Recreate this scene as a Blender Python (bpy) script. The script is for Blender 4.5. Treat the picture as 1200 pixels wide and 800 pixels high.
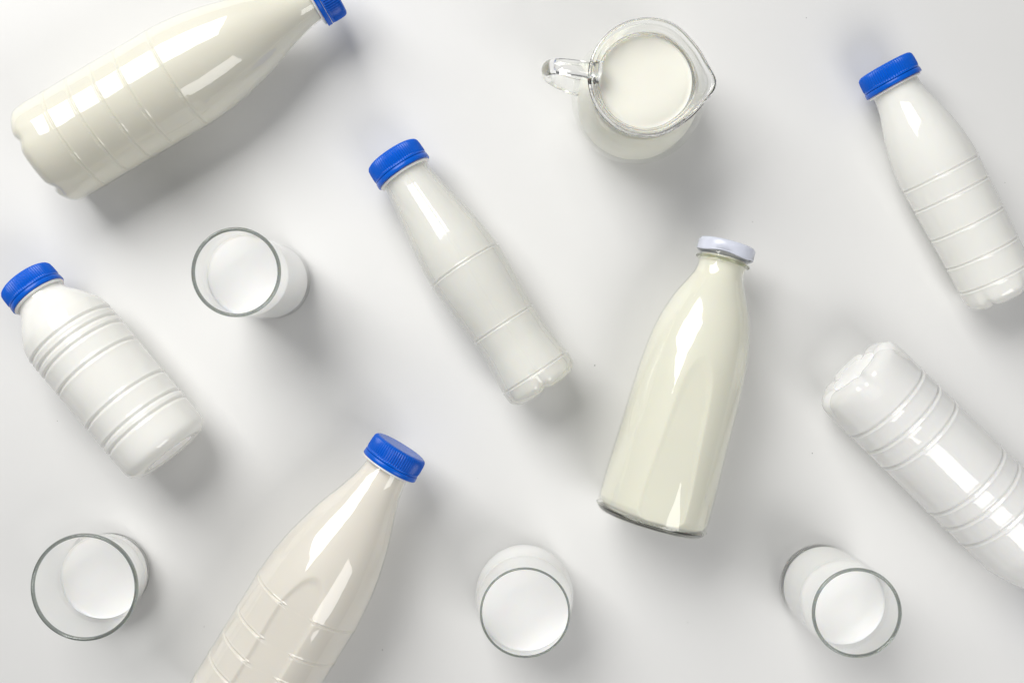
import bpy, math, random
from math import sin, cos, pi, radians, sqrt, atan2
from mathutils import Vector, Matrix, noise

for o in list(bpy.data.objects): bpy.data.objects.remove(o)
S = bpy.context.scene
C = S.collection
random.seed(4)

# ------------------------------------------------------------------ camera
PX = 0.0006          # metres per photo pixel on the tabletop
D = 0.75             # camera height above the tabletop
cam = bpy.data.cameras.new('camera'); cam.lens = 36.0 * (D / PX) / 1200; cam.sensor_width = 36.0
cam.clip_start = 0.01; cam.clip_end = 50
co = bpy.data.objects.new('camera', cam); C.objects.link(co); co.location = (0, 0, D); S.camera = co

# ------------------------------------------------------------------ world, lamps, exposure
W = bpy.data.worlds.new('World'); S.world = W; W.use_nodes = True
W.node_tree.nodes['Background'].inputs[0].default_value = (0.95, 0.97, 1.0, 1)
W.node_tree.nodes['Background'].inputs[1].default_value = 0.165

def softbox(name, loc, target, sx, sy, power, col=(1, 1, 1)):
    l = bpy.data.lights.new(name, 'AREA'); l.shape = 'RECTANGLE'; l.size = sx; l.size_y = sy
    l.energy = power; l.color = col
    o = bpy.data.objects.new(name, l); C.objects.link(o); o.location = loc
    o.rotation_euler = (Vector(target) - Vector(loc)).to_track_quat('-Z', 'Y').to_euler()
    return o
softbox('key_softbox', (-0.62, 0.88, 1.04), (0, 0, 0), 0.98, 0.98, 23.2, (1, 0.988, 0.962))
softbox('fill_softbox', (0.485, -0.57, 0.83), (0, 0, 0), 0.6, 0.5, 4.4, (1, 0.985, 0.96))

S.render.engine = 'CYCLES'
S.view_settings.view_transform = 'Standard'; S.view_settings.look = 'None'
S.view_settings.exposure = 0.03; S.view_settings.gamma = 1.0
cy = S.cycles
cy.max_bounces = 18; cy.diffuse_bounces = 8; cy.glossy_bounces = 6; cy.transmission_bounces = 14
cy.transparent_max_bounces = 24; cy.caustics_reflective = True; cy.caustics_refractive = True
cy.blur_glossy = 0.3; cy.sample_clamp_indirect = 30

# ------------------------------------------------------------------ materials
def mat(name):
    m = bpy.data.materials.new(name); m.use_nodes = True
    nt = m.node_tree; return m, nt, nt.nodes, nt.links, nt.nodes['Principled BSDF']

def noise_mix(nt, scale, c1, c2, detail=4, coords='Object'):
    n, l = nt.nodes, nt.links
    tc = n.new('ShaderNodeTexCoord'); t = n.new('ShaderNodeTexNoise'); t.inputs['Scale'].default_value = scale
    t.inputs['Detail'].default_value = detail
    r = n.new('ShaderNodeValToRGB'); r.color_ramp.elements[0].position = .35; r.color_ramp.elements[1].position = .65
    r.color_ramp.elements[0].color = (*c1, 1); r.color_ramp.elements[1].color = (*c2, 1)
    l.new(tc.outputs[coords], t.inputs['Vector']); l.new(t.outputs['Fac'], r.inputs['Fac'])
    return r, t

def milk_mat(name, col, rough=.35, sss=.7):
    m, nt, n, l, b = mat(name)
    r, t = noise_mix(nt, 28, tuple(c * .975 for c in col), col, 3)
    l.new(r.outputs[0], b.inputs['Base Color'])
    b.inputs['Roughness'].default_value = rough
    b.inputs['Subsurface Weight'].default_value = sss
    b.inputs['Subsurface Radius'].default_value = (1, .85, .6)
    b.inputs['Subsurface Scale'].default_value = .0025
    b.inputs['IOR'].default_value = 1.35
    return m

def shell_mat(name, tint, milky, milky_col, rough=.03):
    """thin blown plastic wall: clear or slightly milky film with a glossy skin"""
    m, nt, n, l, b = mat(name)
    n.remove(b); out = n['Material Output']
    tr = n.new('ShaderNodeBsdfTransparent'); tr.inputs[0].default_value = (*tint, 1)
    df = n.new('ShaderNodeBsdfDiffuse'); df.inputs[0].default_value = (*milky_col, 1)
    tl = n.new('ShaderNodeBsdfTranslucent'); tl.inputs[0].default_value = (*milky_col, 1)
    gl = n.new('ShaderNodeBsdfGlossy'); gl.inputs['Roughness'].default_value = rough
    gl.inputs['Color'].default_value = (1, 1, 1, 1)
    fr = n.new('ShaderNodeFresnel'); ge = n.new('ShaderNodeNewGeometry')     # same reflectance from both sides of the film
    mr = n.new('ShaderNodeMapRange'); mr.inputs[3].default_value = 1.58; mr.inputs[4].default_value = 1 / 1.58
    l.new(ge.outputs['Backfacing'], mr.inputs[0]); l.new(mr.outputs[0], fr.inputs[0])
    dm = n.new('ShaderNodeMixShader'); dm.inputs[0].default_value = .22
    l.new(df.outputs[0], dm.inputs[1]); l.new(tl.outputs[0], dm.inputs[2])
    m1 = n.new('ShaderNodeMixShader'); m1.inputs[0].default_value = milky
    l.new(tr.outputs[0], m1.inputs[1]); l.new(dm.outputs[0], m1.inputs[2])
    m2 = n.new('ShaderNodeMixShader')
    l.new(fr.outputs[0], m2.inputs[0]); l.new(m1.outputs[0], m2.inputs[1]); l.new(gl.outputs[0], m2.inputs[2])
    # faint moulding ripples
    tc = n.new('ShaderNodeTexCoord'); tx = n.new('ShaderNodeTexNoise'); tx.inputs['Scale'].default_value = 45
    tx.inputs['Detail'].default_value = 2
    bp = n.new('ShaderNodeBump'); bp.inputs['Strength'].default_value = .05; bp.inputs['Distance'].default_value = .004
    l.new(tc.outputs['Object'], tx.inputs['Vector']); l.new(tx.outputs['Fac'], bp.inputs['Height'])
    l.new(bp.outputs[0], gl.inputs['Normal'])
    l.new(m2.outputs[0], out.inputs['Surface'])
    return m

def glass_mat(name, tint, rough=0.0, ior=1.47):
    m, nt, n, l, b = mat(name)
    b.inputs['Base Color'].default_value = (*tint, 1); b.inputs['Roughness'].default_value = rough
    b.inputs['Transmission Weight'].default_value = 1; b.inputs['IOR'].default_value = ior
    return m

def plastic_mat(name, col, rough=.32, sss=.0):
    m, nt, n, l, b = mat(name)
    r, t = noise_mix(nt, 90, tuple(c * .9 for c in col), col, 5)
    l.new(r.outputs[0], b.inputs['Base Color'])
    b.inputs['Roughness'].default_value = rough
    b.inputs['Subsurface Weight'].default_value = sss; b.inputs['Subsurface Scale'].default_value = .001
    return m

M_TABLE, nt, n, l, b = mat('tabletop_white')
r, t = noise_mix(nt, 6, (.735, .735, .73), (.755, .755, .75), 6)
l.new(r.outputs[0], b.inputs['Base Color']); b.inputs['Roughness'].default_value = .62
b.inputs['Specular IOR Level'].default_value = .25
tx = n.new('ShaderNodeTexNoise'); tx.inputs['Scale'].default_value = 900; tx.inputs['Detail'].default_value = 4
bp = n.new('ShaderNodeBump'); bp.inputs['Strength'].default_value = .05; bp.inputs['Distance'].default_value = .0005
tcn = [q for q in n if q.type == 'TEX_COORD'][0]
l.new(tcn.outputs['Object'], tx.inputs['Vector']); l.new(tx.outputs['Fac'], bp.inputs['Height']); l.new(bp.outputs[0], b.inputs['Normal'])

M_BOTSHELL = shell_mat('greenish_bottle_wall', (.985, .986, .97), .05, (.9, .9, .82), .0)
M_JUGSHELL = shell_mat('clear_jug_wall', (.985, .99, .98), .06, (.9, .9, .87), .0)
M_WALL = shell_mat('tumbler_glass_wall', (.985, .988, .985), .025, (.9, .9, .88), .0)
M_BLUE = plastic_mat('blue_cap_plastic', (.001, .11, .62), .27, .0)
M_BLUE.node_tree.nodes['Principled BSDF'].inputs['Specular IOR Level'].default_value = .28
M_RING = plastic_mat('white_neck_plastic', (.85, .85, .84), .3, .3)
M_LID = plastic_mat('white_enamelled_lid', (.72, .75, .86), .22)
M_GLASS = glass_mat('clear_tumbler_glass', (.995, .998, .996))
M_LIP = glass_mat('lip_glass_refraction_tint', (.34, .37, .35), .02)  # clear glass; the rim's dark refraction ring is put into its tint
M_BEAD = glass_mat('olive_glass_bead', (.74, .76, .66), .02)
M_JUG = glass_mat('clear_jug_glass', (.995, .998, .993))
M_BOTGLASS = glass_mat('greenish_bottle_glass', (.985, .995, .975))

# ------------------------------------------------------------------ helpers
def link(name, me, m, parent=None, smooth=True):
    o = bpy.data.objects.new(name, me); C.objects.link(o)
    if not me.materials: me.materials.append(m)
    if smooth:
        for p in me.polygons: p.use_smooth = True
    o.parent = parent
    return o

def thing(name, label, cat, loc, rot=None, group=None):
    o = bpy.data.objects.new(name, None); C.objects.link(o); o.empty_display_size = .01
    o.location = loc
    if rot is not None: o.rotation_euler = rot.to_euler()
    o['label'] = label; o['category'] = cat
    if group: o['group'] = group
    return o

def lathe(prof, N=96, fn=None, cap0=False, cap1=False):
    """prof: list of (r, z). fn(x, y, z, phi, i) -> (x, y, z) moves a vertex."""
    V, F = [], []
    for i, (r, z) in enumerate(prof):
        for k in range(N):
            a = 2 * pi * k / N
            p = (r * cos(a), r * sin(a), z)
            V.append(fn(*p, a, i) if fn else p)
    for i in range(len(prof) - 1):
        for k in range(N):
            k2 = (k + 1) % N
            F.append((i * N + k, i * N + k2, (i + 1) * N + k2, (i + 1) * N + k))
    def fan(i, flip):
        c = Vector((0, 0, 0))
        for k in range(N): c += Vector(V[i * N + k])
        V.append(tuple(c / N)); ci = len(V) - 1
        for k in range(N):
            k2 = (k + 1) % N
            F.append((ci, i * N + k2, i * N + k) if not flip else (ci, i * N + k, i * N + k2))
    if cap0: fan(0, False)
    if cap1: fan(len(prof) - 1, True)
    me = bpy.data.meshes.new('m'); me.from_pydata(V, [], F); me.update()
    return me

def interp(pts, u):
    """smooth monotone-ish interpolation (Catmull-Rom / Hermite) of (u, r) points"""
    if u <= pts[0][0]: return pts[0][1]
    if u >= pts[-1][0]: return pts[-1][1]
    for i in range(len(pts) - 1):
        if pts[i][0] <= u <= pts[i + 1][0]: break
    (x0, y0), (x1, y1) = pts[i], pts[i + 1]
    h = x1 - x0; s = (y1 - y0) / h
    def slope(j):
        if j == 0: return (pts[1][1] - pts[0][1]) / (pts[1][0] - pts[0][0])
        if j == len(pts) - 1: return (pts[-1][1] - pts[-2][1]) / (pts[-1][0] - pts[-2][0])
        a = (pts[j][1] - pts[j-1][1]) / (pts[j][0] - pts[j-1][0]); c = (pts[j+1][1] - pts[j][1]) / (pts[j+1][0] - pts[j][0])
        return 0 if a * c <= 0 else 2 * a * c / (a + c)
    m0, m1 = slope(i), slope(i + 1); t = (u - x0) / h
    return (2*t**3 - 3*t*t + 1)*y0 + (t**3 - 2*t*t + t)*h*m0 + (-2*t**3 + 3*t*t)*y1 + (t**3 - t*t)*h*m1

def at(px, py, z=0.0):
    k = PX * (D - z) / D
    return Vector(((px - 600) * k, (400 - py) * k, z))

def lying_frame(base, cap, rmax_px):
    """axis pixels -> (location of base centre, rotation, metres per px on the axis, width factor)"""
    bx, by = base; cx, cyy = cap
    d = Vector((cx - bx, -(cyy - by), 0)).normalized()
    n = Vector((d.y, -d.x, 0))
    mid = Vector(((bx + cx) / 2 - 600, 400 - (by + cyy) / 2, 0)) * PX
    th = atan2(abs(mid.dot(n)), D)
    wf = cos(th)
    z = rmax_px * PX * wf * .955
    k = PX * (D - z) / D
    z = rmax_px * k * wf
    k = PX * (D - z) / D
    zaxis = d; yaxis = Vector((0, 0, 1)); xaxis = yaxis.cross(zaxis)
    rot = Matrix((xaxis, yaxis, zaxis)).transposed()      # local x sideways, y up, z along the axis
    return at(bx, by, z + .0002), rot, k, wf

# ------------------------------------------------------------------ the setting
me = bpy.data.meshes.new('m')
me.from_pydata([(-3, -3, 0), (3, -3, 0), (3, 3, 0), (-3, 3, 0)], [], [(0, 1, 2, 3)])
table = link('tabletop', me, M_TABLE, None, False); table['kind'] = 'structure'

# ------------------------------------------------------------------ screw cap (shared meshes)
def cap_mesh():
    N = 72 * 4
    R0, R1, H = .0180, .0186, .0112
    prof = [(.0186, .0), (R1, .0003), (R1, .0011), (R1 - .0004, .0014), (R1 - .0002, .0022), (R0 + .0003, .0070), (R0, .0094),
            (R0 - .0005, .0105), (R0 - .0016, .0112), (R0 - .0035, .01135), (.0120, .0112), (.006, .0112), (.001, .0112)]
    def fn(x, y, z, a, i):
        if 3 <= i <= 7:
            k = int(round(a / (2 * pi) * N)) % 4
            f = 1 + (.00042 if k in (0, 1) else -.0004) / .018 * (1 if i < 7 else .5)
            return (x * f, y * f, z)
        return (x, y, z)
    return lathe(prof, N, fn, True, True)
def band_mesh():
    R = .0190
    return lathe([(R - .0016, -.0034), (R - .0002, -.0034), (R, -.0031), (R - .0001, -.0006), (R - .0004, -.0003), (R - .0016, -.0003)], 96, None, False, False)
CAP, BAND = cap_mesh(), band_mesh()
CAP.materials.append(M_BLUE); BAND.materials.append(M_BLUE)

def add_cap(root, z, sc=1.0, roll=0.0):
    c = link('cap', CAP, M_BLUE, root); c.location = (0, 0, z); c.scale = (sc,) * 3; c.rotation_euler = (0, 0, roll)
    t = link('tamper_band', BAND, M_BLUE, c)
    return c

def ring_dip(u, rings, depth, width):
    f = 0
    for ru in rings:
        x = (u - ru) / width
        f -= depth * math.exp(-x * x)
        f += depth * .3 * math.exp(-((abs(x) - 2.0) / .8) ** 2)
    return f

def plastic_bottle(label, base, cap, prof, rings, cap_u, milkcol, shell, petals=0, petal_depth=.16, groove=(1.3, 1.1),
                   bevel=14, roll=0.0, gap=1.6, level=None, milk_sss=.7, seed=0, waves=.3, ringflange=34, foot=30, seam=False):
    rmax = max(p[1] for p in prof)
    loc, rot, k, wf = lying_frame(base, cap, rmax)
    root = thing('milk_bottle', label, 'bottle', loc, rot, 'plastic milk bottles lying on the table')
    def rad(u, dr=0):
        r = interp(prof, u)
        if u < bevel:
            q = 1 - u / bevel
            r -= bevel * (1 - sqrt(max(0, 1 - q * q)))
        return max(r, 1)
    def pet(phi):
        return max(0, cos(petals * (phi - roll))) ** 3.5 if petals else 0
    def build(off, ring_on, ustart, uend, step, N):
        us = []; u = ustart
        while u < uend:
            us.append(u)
            dmin = min(abs(u - q) for q in rings)
            u += min(step, .45 if dmin < 4.5 else step)
        us.append(uend)
        pr = []
        if ustart <= 2:   # base disc with a shallow punt
            r0 = rad(ustart) - off
            for f, dz in ((.05, 7), (.3, 6.6), (.5, 5), (.68, 2.2), (.82, .3), (.93, 0)):
                pr.append((r0 * f, ustart + dz))
        nb = len(pr)
        for u in us:
            r = rad(u) - off + ring_dip(u, rings, *groove) * (1 if ring_on else .8)
            pr.append((r, u))
        def fn(x, y, z, a, i):
            g = 1.0; dz = 0
            if petals and z < 30:
                q = pet(a) * max(0, 1 - z / 30)
                g -= petal_depth * q
                if i < nb + 6: dz = 3.2 * pet(a) * min(1, sqrt(x * x + y * y) / max(foot, 1)) * max(0, 1 - (i - nb) / 6 if i > nb else 1)
            w = waves * noise.noise(Vector((cos(a) * 1.4, sin(a) * 1.4, z / 55 + seed * 7)))
            r = sqrt(x * x + y * y) or 1
            g += w / max(r, 20)
            if seam and ring_on and abs((a - seam_a + pi) % (2 * pi) - pi) < .013: g += .45 / max(r, 20)
            return (x * g * k * wf, y * g * k * wf, (z + dz) * k)
        return lathe(pr, N, fn, True, not ring_on)
    neck_u = cap_u[0]; seam_a = 2 * pi * 66 / 256
    body = build(0, True, .5, neck_u + 4, 2.0, 256)
    bo = link('body', body, shell, root)
    milk = build(gap, False, 2.2, neck_u - 1, 2.0, 128 if level is None else 288)
    # liquid surface: the lying bottle is not quite full
    if level is not None:
        lv = level * k * wf
        for v in milk.vertices:
            if v.co.y > lv:
                e = min(1, (v.co.y - lv) / (1.8 * k)); v.co.y = lv - 2.4 * k * e * e * (3 - 2 * e)
    # close the milk at the neck
    mo = link('milk', milk, milk_mat('milk', milkcol, sss=milk_sss), root)
    rr = ringflange * k * wf; z0 = (neck_u - .5) * k
    t = .9 * k
    fl = lathe([(rr * .8, z0 - 2.2*t), (rr - t*1.2, z0 - 2.0 * t), (rr - .3*t, z0 - 1.5 * t), (rr, z0 - .5*t), (rr - .3*t, z0 + t), (rr * .8, z0 + t)], 96)
    link('neck_ring', fl, M_RING, root)
    sc = (cap_u[1] - cap_u[0]) * k / (.0112 + .0034)
    add_cap(root, (cap_u[0] + .5) * k + .0034 * sc, sc, seed)
    return root

big = [(0, 63), (12, 66), (26, 67), (185, 67), (214, 65.2), (245, 60.5), (274, 53.5), (297, 46.5), (319, 38.5), (336, 33), (349, 29.4), (361, 27.4), (370, 26.6), (401, 26.5)]
big_rings = [50, 81, 112, 143, 188]
CLEAR = (.98, .98, .97)
sh_clear = shell_mat('clear_plastic', CLEAR, .10, (.85, .85, .8))
sh_milky = shell_mat('milky_plastic', (.98, .98, .97), .66, (.955, .955, .935), .04)
sh_white = shell_mat('white_plastic', (.98, .98, .98), .58, (.95, .95, .94), .04)
sh_frost = shell_mat('frosted_plastic', (.98, .98, .97), .30, (.88, .88, .86), .05)

plastic_bottle('largest cream bottle lying in the top left corner, blue cap cut by the top edge', (47.2, 186.9), (389.5, -14.3), big, big_rings, (370, 397),
               (.79, .772, .69), sh_clear, petals=5, petal_depth=.045, roll=pi / 2 - .2, gap=2.0, seed=1)
plastic_bottle('warm cream bottle cut off by the bottom edge, blue cap showing its round end', (262, 862), (470, 524), big, big_rings, (370, 397),
               (.835, .80, .745), sh_clear, petals=5, petal_depth=.07, roll=.3, gap=2.0, seed=2, level=60.6)
plastic_bottle('short stout white ribbed bottle with blue cap at the left edge', (201, 531.5), (29, 327), [(0, 53), (10, 56), (22, 57), (182, 57), (195, 54.8), (208, 48.5), (220, 40.5), (230, 33), (236, 30.5), (245, 30)],
               [43, 53, 81, 132, 158, 168, 180], (241, 267), (.96, .955, .93), sh_milky, petals=0, groove=(1.8, 1.7), bevel=13, seed=3, gap=1.0)
plastic_bottle('slim waisted translucent bottle with blue cap lying near the centre', (640, 456), (459.3, 181),
               [(0, 41), (10, 44.5), (24, 45.3), (45, 42.8), (68, 40.6), (91, 41.2), (115, 43), (150, 46), (173, 46.8), (200, 44.6), (225, 40.6), (246, 36.9), (268, 33), (285, 30.4), (298, 29.2), (312, 29)],
               [24, 91, 173], (302, 329), (.86, .86, .825), sh_frost, petals=5, petal_depth=.13, roll=pi / 2, groove=(1.3, 1.0), bevel=12, seed=4, gap=2.6, seam=True, ringflange=33)
plastic_bottle('medium white bottle with blue cap in the top right, base touching the right edge', (1178, 349), (1036.5, 78.8),
               [(0, 42), (10, 45), (28, 46), (60, 46.5), (98, 47.6), (137, 48.6), (171, 49.5), (195, 47.5), (221, 42.5), (245, 35.5), (260, 31.2), (275, 29), (290, 28.5)],
               [28, 60, 98, 137, 164], (280, 306), (.96, .96, .93), sh_milky, petals=5, petal_depth=.09, roll=pi / 2 + .35, groove=(1.5, 1.1), bevel=13, seed=5, gap=1.0)
plastic_bottle('white ribbed bottle with scalloped base, neck cut off by the right edge', (998, 433), (1285, 712),
               [(0, 53), (10, 56.5), (25, 57.8), (275, 58), (300, 53), (323, 45), (345, 36), (362, 31), (374, 29.5), (400, 29)],
               [54, 80, 107, 183, 207, 235], (374, 400), (.95, .95, .94), sh_white, petals=5, petal_depth=.13, roll=.5, groove=(2.0, 1.7), bevel=13, seed=6, gap=1.1)

# ------------------------------------------------------------------ glass bottle
def glass_bottle():
    cap, base = (853, 285), (761, 613)
    L = sqrt((cap[0] - base[0]) ** 2 + (cap[1] - base[1]) ** 2)
    prof_t = [(17, 29.5), (32, 28.6), (40, 30), (50, 34.5), (65, 42), (76, 47), (90, 51.8), (103, 55.5), (125, 59.5), (140, 61.2), (170, 63.3), (240, 65.2), (310, 67), (L, 66.5)]
    prof = sorted([(L - t, r) for t, r in prof_t])
    loc, rot, k, wf = lying_frame(base, cap, 67)
    root = thing('glass_milk_bottle', 'full glass bottle of creamy milk with white metal lid right of centre', 'bottle', loc, rot)
    q = k * wf
    def pr(u):
        r = interp(prof, u)
        if u < 9: r -= 9 * (1 - sqrt(max(0, 1 - (1 - u / 9) ** 2)))
        return r
    P = [(1, 4), (25, 3.6), (42, 2.6), (50, 1), (55, .2)]
    u = .2
    P = [(r_ * q, u_ * k) for r_, u_ in P]
    while u < L - 12:
        r = pr(u)
        
        P.append((r * q, u * k)); u += 1.0
    P += [(27 * q, u * k), (2 * q, (u + .2) * k)]
    ob = link('glass', lathe(P, 128, None, True, True), M_BOTSHELL, root)
    he = lathe([(1 * q, 4.6 * k), (25 * q, 4.2 * k), (42 * q, 3.2 * k), (50 * q, 1.6 * k), (55 * q, .9 * k), (60 * q, 1.5 * k), (63 * q, 3 * k), (64.6 * q, 5 * k), (64.6 * q, 6.4 * k), (61 * q, 7.4 * k), (40 * q, 7.2 * k), (1 * q, 7.2 * k)], 128, None, True, True)
    link('heel', he, M_BOTGLASS, root)
    Q = [(1, 8.4), (40, 8), (54, 8.4), (60, 10)]
    u = 12
    while u < L - 18:
        Q.append((pr(u) - 2.2 - (2.0 * (1 - (u - 12) / 6) if u < 18 else 0), u)); u += 1.5
    Q.append((2, u - 2))
    me = lathe([(a * q, b * k) for a, b in Q], 288, None, True, True)
    lv = 58.6 * q
    for v in me.vertices:
        if v.co.y > lv:
            e = min(1, (v.co.y - lv) / (2.0 * k)); v.co.y = lv - 1.0 * k * e * e * (3 - 2 * e)
    link('milk', me, milk_mat('cream_milk', (.835, .83, .74), .3), root)
    # moulded transfer bead under the lid
    bd = [((30.2 + 2.3 * cos(a * pi / 8)) * q, (L - 22.5 + 2.0 * sin(a * pi / 8)) * k) for a in range(17)]
    link('neck_bead', lathe(bd, 128), M_BEAD, root)
    # lug lid
    N = 160; R = 34.6 * q; z1 = L * k; z0 = (L - 16) * k
    def fn(x, y, z, a, i):
        if i <= 3:
            f = .5 + .5 * cos(4 * a + 1.0)
            return (x, y, z + f * 2.2 * k)
        return (x, y, z)
    pl = [(R - 3.0 * k, z0 + .8 * k), (R - 1.5 * k, z0 - .4 * k), (R - .2 * k, z0 + .2 * k), (R, z0 + 1.4 * k), (R - .5 * k, z0 + 3 * k), (R - .4 * k, z1 - 5 * k), (R - .8 * k, z1 - 2.5 * k), (R - 2.4 * k, z1 - .6 * k),
          (R - 4.5 * k, z1), (R - 7 * k, z1 - .1 * k), (R - 8 * k, z1 - .8 * k), (R * .5, z1 - .8 * k), (R * .05, z1 - .8 * k)]
    link('lid', lathe(pl, N, fn, False, True), M_LID, root)
    # embossed stipple round the heel
    V, F = [], []
    for j in range(70):
        a = 2 * pi * j / 70
        c = Vector((cos(a) * (pr(7) + .2) * q, sin(a) * (pr(7) + .2) * q, 8.5 * k))
        e = 1.0 * k
        b0 = len(V)
        for dx in ((e, 0, 0), (-e, 0, 0), (0, e, 0), (0, -e, 0), (0, 0, e), (0, 0, -e)): V.append(tuple(c + Vector(dx)))
        for f in ((0, 2, 4), (2, 1, 4), (1, 3, 4), (3, 0, 4), (2, 0, 5), (1, 2, 5), (3, 1, 5), (0, 3, 5)): F.append(tuple(b0 + i for i in f))
    me = bpy.data.meshes.new('m'); me.from_pydata(V, [], F)
    st = link('heel_stippling', me, M_BOTGLASS, root); st['kind'] = 'stuff'
glass_bottle()

# ------------------------------------------------------------------ tumblers
def tumbler(label, rim, rim_r, base, outer, H, wall, floor, level, milkcol, seed, lip=1.0):
    """outer: list of (z mm, r mm); H, wall, floor, level in mm"""
    loc = at(base[0], base[1], 0.0002)
    root = thing('milk_glass', label, 'glass', loc, None, 'glasses of milk standing on the table')
    mm = .001
    def rin(z): return interp(outer, z) - wall * .62
    r0 = interp(outer, 0); P = []
    for a in range(6):
        t = a / 5 * pi / 2; P.append((r0 - 2.2 + 2.2 * sin(t), 2.2 - 2.2 * cos(t)))
    P = [(r0 * .02, 1.4), (r0 * .5, 1.3), (r0 * .75, .8), (r0 * .86, .2)] + P
    zt = H - wall * 1.25; z = 4
    while z < zt: P.append((interp(outer, z), z)); z += 1.5
    P.append((interp(outer, zt), zt))
    z = zt; I = []
    while z > level - 2: I.append((rin(z), z)); z -= 1.5
    link('wall', lathe([(a * mm, b * mm) for a, b in P], 128, None, True, False), M_WALL, root)
    link('inner_wall', lathe([(a * mm, b * mm) for a, b in I], 128, None, False, False), M_WALL, root)
    rt = interp(outer, H); w2 = wall / 2; L_ = []
    for a in range(25):
        t = a / 24 * 2 * pi; L_.append((rt - w2 + w2 * cos(t), H - wall * .66 + wall * .66 * sin(t)))
    link('rim', lathe([(a * mm, b * mm) for a, b in L_], 128), M_LIP, root)
    fb = r0 - .5
    B_ = [(.3, 1.8), (fb * .5, 1.7), (fb * .76, 1.2), (fb * .88, .6), (fb * .96, 1), (fb, 2.6), (fb + .2, floor - 1.2), (fb - .4, floor - .5), (fb * .7, floor - .4), (.3, floor - .4)]
    link('base', lathe([(a * mm, b * mm) for a, b in B_], 128, None, True, True), M_GLASS, root)
    # milk, a touch into the wall so that the two are in contact
    r1 = rin(floor + 3) - .2
    Q = [(.5, floor), (r1 - 3, floor)]
    for a in range(1, 7):
        t = a / 6 * pi / 2; Q.append((r1 - 3 + 3 * sin(t), floor + 3 - 3 * cos(t)))
    z = floor + 4
    while z < level: Q.append((rin(z) - .05, z)); z += 2
    ri = rin(level)
    Q += [(ri - .05, level + .9), (ri - .2, level + .75), (ri - .5, level + .35), (ri - 1.2, level + .08), (ri - 2.5, level), (ri * .5, level), (.3, level)]
    def edge(x, y, z, a, i):
        if z > (level + .02) * mm:
            w = noise.noise(Vector((cos(a) * 1.3, sin(a) * 1.3, seed * 3.7))) + .6 * noise.noise(Vector((cos(a) * 4, sin(a) * 4, seed * 5.1)))
            z += max(-.2, w) * lip * mm * min(1, (z / mm - level) / .35)
        return (x, y, z)
    link('milk', lathe([(a * mm, b * mm) for a, b in Q], 128, edge, True, True), milk_mat('milk', milkcol, .25), root)
    return root

tumbler('tall straight glass of milk standing right of the stout bottle, upper left', None, None, (321, 330), [(0, 26.6), (6, 27), (104, 27.3)], 104, 2.3, 7, 74, (.955, .955, .935), 1)
tumbler('wide flared glass less full of milk in the bottom left corner', None, None, (131.5, 669), [(0, 28), (8, 29.3), (24, 31), (50, 35.4)], 50, 2.5, 6, 17, (.955, .955, .935), 2, 1.1)
tumbler('rounded glass of milk at the bottom centre below the slim bottle', None, None, (614, 689), [(0, 30), (9, 33.4), (20, 34.2), (40, 32.6), (68, 29)], 68, 1.5, 6, 42, (.955, .955, .935), 3)
tumbler('tall glass of milk at the bottom right below the scalloped bottle', None, None, (960, 683), [(0, 28.6), (8, 29.6), (40, 29.4), (83, 28.2)], 83, 2.2, 9, 52, (.955, .955, .935), 4)

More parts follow.
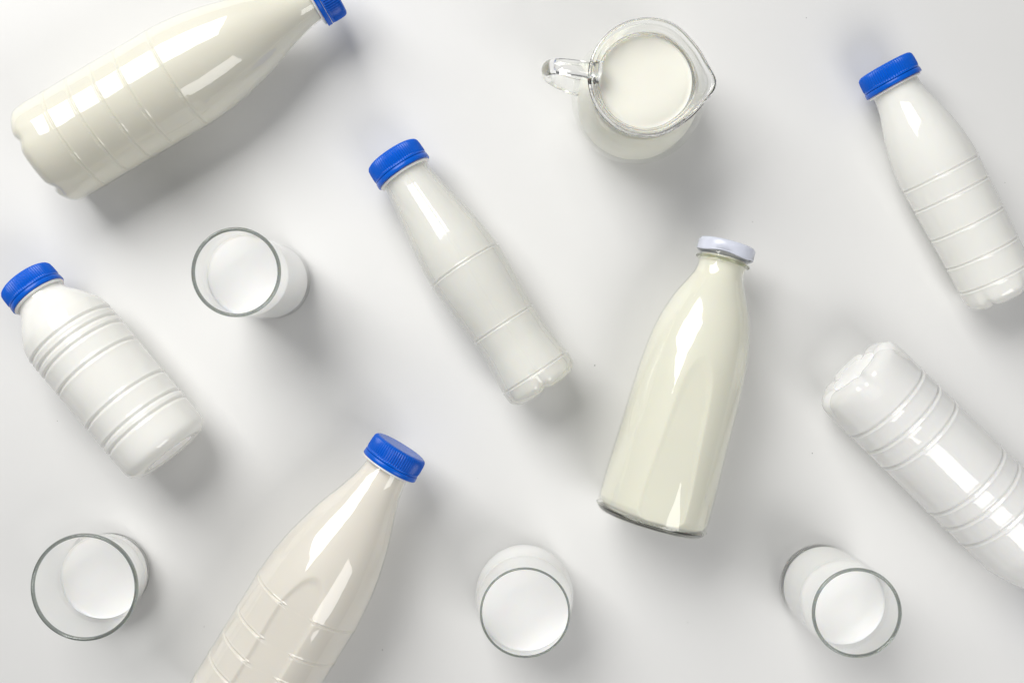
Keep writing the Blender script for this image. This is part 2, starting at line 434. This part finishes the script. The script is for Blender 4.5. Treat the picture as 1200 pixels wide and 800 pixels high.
# ------------------------------------------------------------------ jug
def jug():
    mm = .001
    base = (741, 126)
    root = thing('milk_jug', 'round clear glass jug full of milk with loop handle and spout', 'jug', at(base[0], base[1], .0002))
    H = 86
    outer = [(0, 33), (6, 38.5), (18, 43.4), (34, 44.6), (48, 42), (60, 36.8), (68, 33), (74, 31.8), (80, 33.8), (86, 37.3)]
    wall = 2.4
    def thick(z): return wall + 2.2 * math.exp(-((z - 32) / 22) ** 2)
    sp = radians(-7)
    def spout(x, y, z, a, i):
        t = max(0, (z / mm - 68) / (H - 68))
        da = (a - sp + pi) % (2 * pi) - pi
        w = math.exp(-(da / .27) ** 2)
        f = 1 + .15 * t ** 1.5 * w - .035 * t * math.exp(-((abs(da) - .85) / .3) ** 2)
        return (x * f, y * f, z + 2.5 * mm * t * t * w)
    P = [(.3, 2), (18, 1.8), (26, 1), (29, .2), (31, 0)] + [(interp(outer, z), z) for z in (1, 2, 4)]
    z = 6
    while z <= 63: P.append((interp(outer, z), z)); z += 1.5
    P.append((interp(outer, 63.6), 63.6))
    link('belly', lathe([(a * mm, b * mm) for a, b in P], 160, None, True, False), M_JUGSHELL, root)
    # thick refracting neck, flared rim and spout
    P = []; z = 64
    while z < H - wall / 2: P.append((interp(outer, z), z)); z += 1.0
    rt = interp(outer, H); w2 = wall / 2
    for q in range(9):
        t = q / 8 * pi; P.append((rt - w2 + w2 * cos(t) * 1.15, H - w2 + w2 * sin(t) * 1.1))
    z = H - w2 - 1.0
    while z > 64: P.append((interp(outer, z) - wall, z)); z -= 1.0
    P.append((interp(outer, 64) - wall, 64)); P.append(P[0])
    link('neck', lathe([(a * mm, b * mm) for a, b in P], 192, spout, False, False), M_JUG, root)
    lv = 73
    Q = [(.3, 7.2), (28, 7.7), (interp(outer, 11) - 4.8, 9.2)]
    z = 13
    while z < lv: Q.append((interp(outer, z) - thick(z) + .15, z)); z += 2
    ri = interp(outer, lv) - wall
    Q += [(ri + .15, lv + .8), (ri - .3, lv + .5), (ri - 1.2, lv + .1), (ri - 3, lv), (10, lv), (.3, lv)]
    link('milk', lathe([(a * mm, b * mm) for a, b in Q], 128, None, True, True), milk_mat('jug_milk', (.87, .862, .785), .3), root)
    # handle: bent glass rod, sweeping out from the neck and back to the belly
    ha = radians(172)
    ctrl = [(30.5, 80), (37, 82.3), (45, 83.6), (53.5, 82.6), (60, 78.3), (62.6, 70), (61.8, 60), (58, 50), (53, 43), (46, 37), (37, 33.5)]
    pts = [(interp([(i, c[0]) for i, c in enumerate(ctrl)], s / 8), interp([(i, c[1]) for i, c in enumerate(ctrl)], s / 8)) for s in range(8 * (len(ctrl) - 1) + 1)]
    V, F = [], []; N = 24
    for i, (r, z) in enumerate(pts):
        r0, z0 = pts[max(0, i - 1)]; r1, z1 = pts[min(len(pts) - 1, i + 1)]
        t = Vector((r1 - r0, 0, z1 - z0)).normalized(); nrm = Vector((-t.z, 0, t.x))
        f = i / (len(pts) - 1)
        e1 = math.exp(-(f / .07) ** 2) + .35 * math.exp(-((1 - f) / .12) ** 2)
        wd = 5.0 + 2.2 * e1; th = 3.9 + 1.4 * e1
        for k in range(N):
            a = 2 * pi * k / N
            p = Vector((r, 0, z)) + nrm * (th * cos(a)) + Vector((0, 1, 0)) * (wd * sin(a))
            V.append(tuple(Matrix.Rotation(ha, 3, 'Z') @ (p * mm)))
    for i in range(len(pts) - 1):
        for k in range(N):
            k2 = (k + 1) % N; F.append((i * N + k, i * N + k2, (i + 1) * N + k2, (i + 1) * N + k))
    F.append(tuple(range(N))[::-1]); F.append(tuple((len(pts) - 1) * N + k for k in range(N)))
    me = bpy.data.meshes.new('m'); me.from_pydata(V, [], F); me.update()
    import bmesh
    bm = bmesh.new(); bm.from_mesh(me); bmesh.ops.recalc_face_normals(bm, faces=bm.faces); bm.to_mesh(me); bm.free()
    link('handle', me, M_JUG, root)
jug()

# ------------------------------------------------------------------ dust
V, F = [], []
for (px, py, s) in ((697, 428, .9), (882, 260, .6), (945, 21, .6), (952, 531, .7), (67, 493, .6), (448, 761, .7), (239, 734, .6), (806, 729, .5), (560, 560, .4), (1178, 214, .6)):
    c = at(px, py, .0004); e = s * PX; b0 = len(V); a = random.random() * 6
    for j in range(5):
        t = a + j * 2 * pi / 5; V.append((c.x + cos(t) * e * random.uniform(.6, 1.2), c.y + sin(t) * e * random.uniform(.5, 1), .0001))
    V.append((c.x, c.y, .0001 + e * .7))
    for j in range(5): F.append((b0 + j, b0 + (j + 1) % 5, b0 + 5))
me = bpy.data.meshes.new('m'); me.from_pydata(V, [], F)
du = link('dust_specks', me, plastic_mat('grey_dust', (.12, .12, .12), .8), None, False); du['kind'] = 'stuff'
du['label'] = 'few tiny dark dust specks scattered on the white tabletop'; du['category'] = 'dust'

# consistent outward normals everywhere (refraction depends on it)
import bmesh
for me in bpy.data.meshes:
    bm = bmesh.new(); bm.from_mesh(me)
    if len(bm.faces) > 1:
        bmesh.ops.recalc_face_normals(bm, faces=bm.faces); bm.to_mesh(me)
    bm.free()
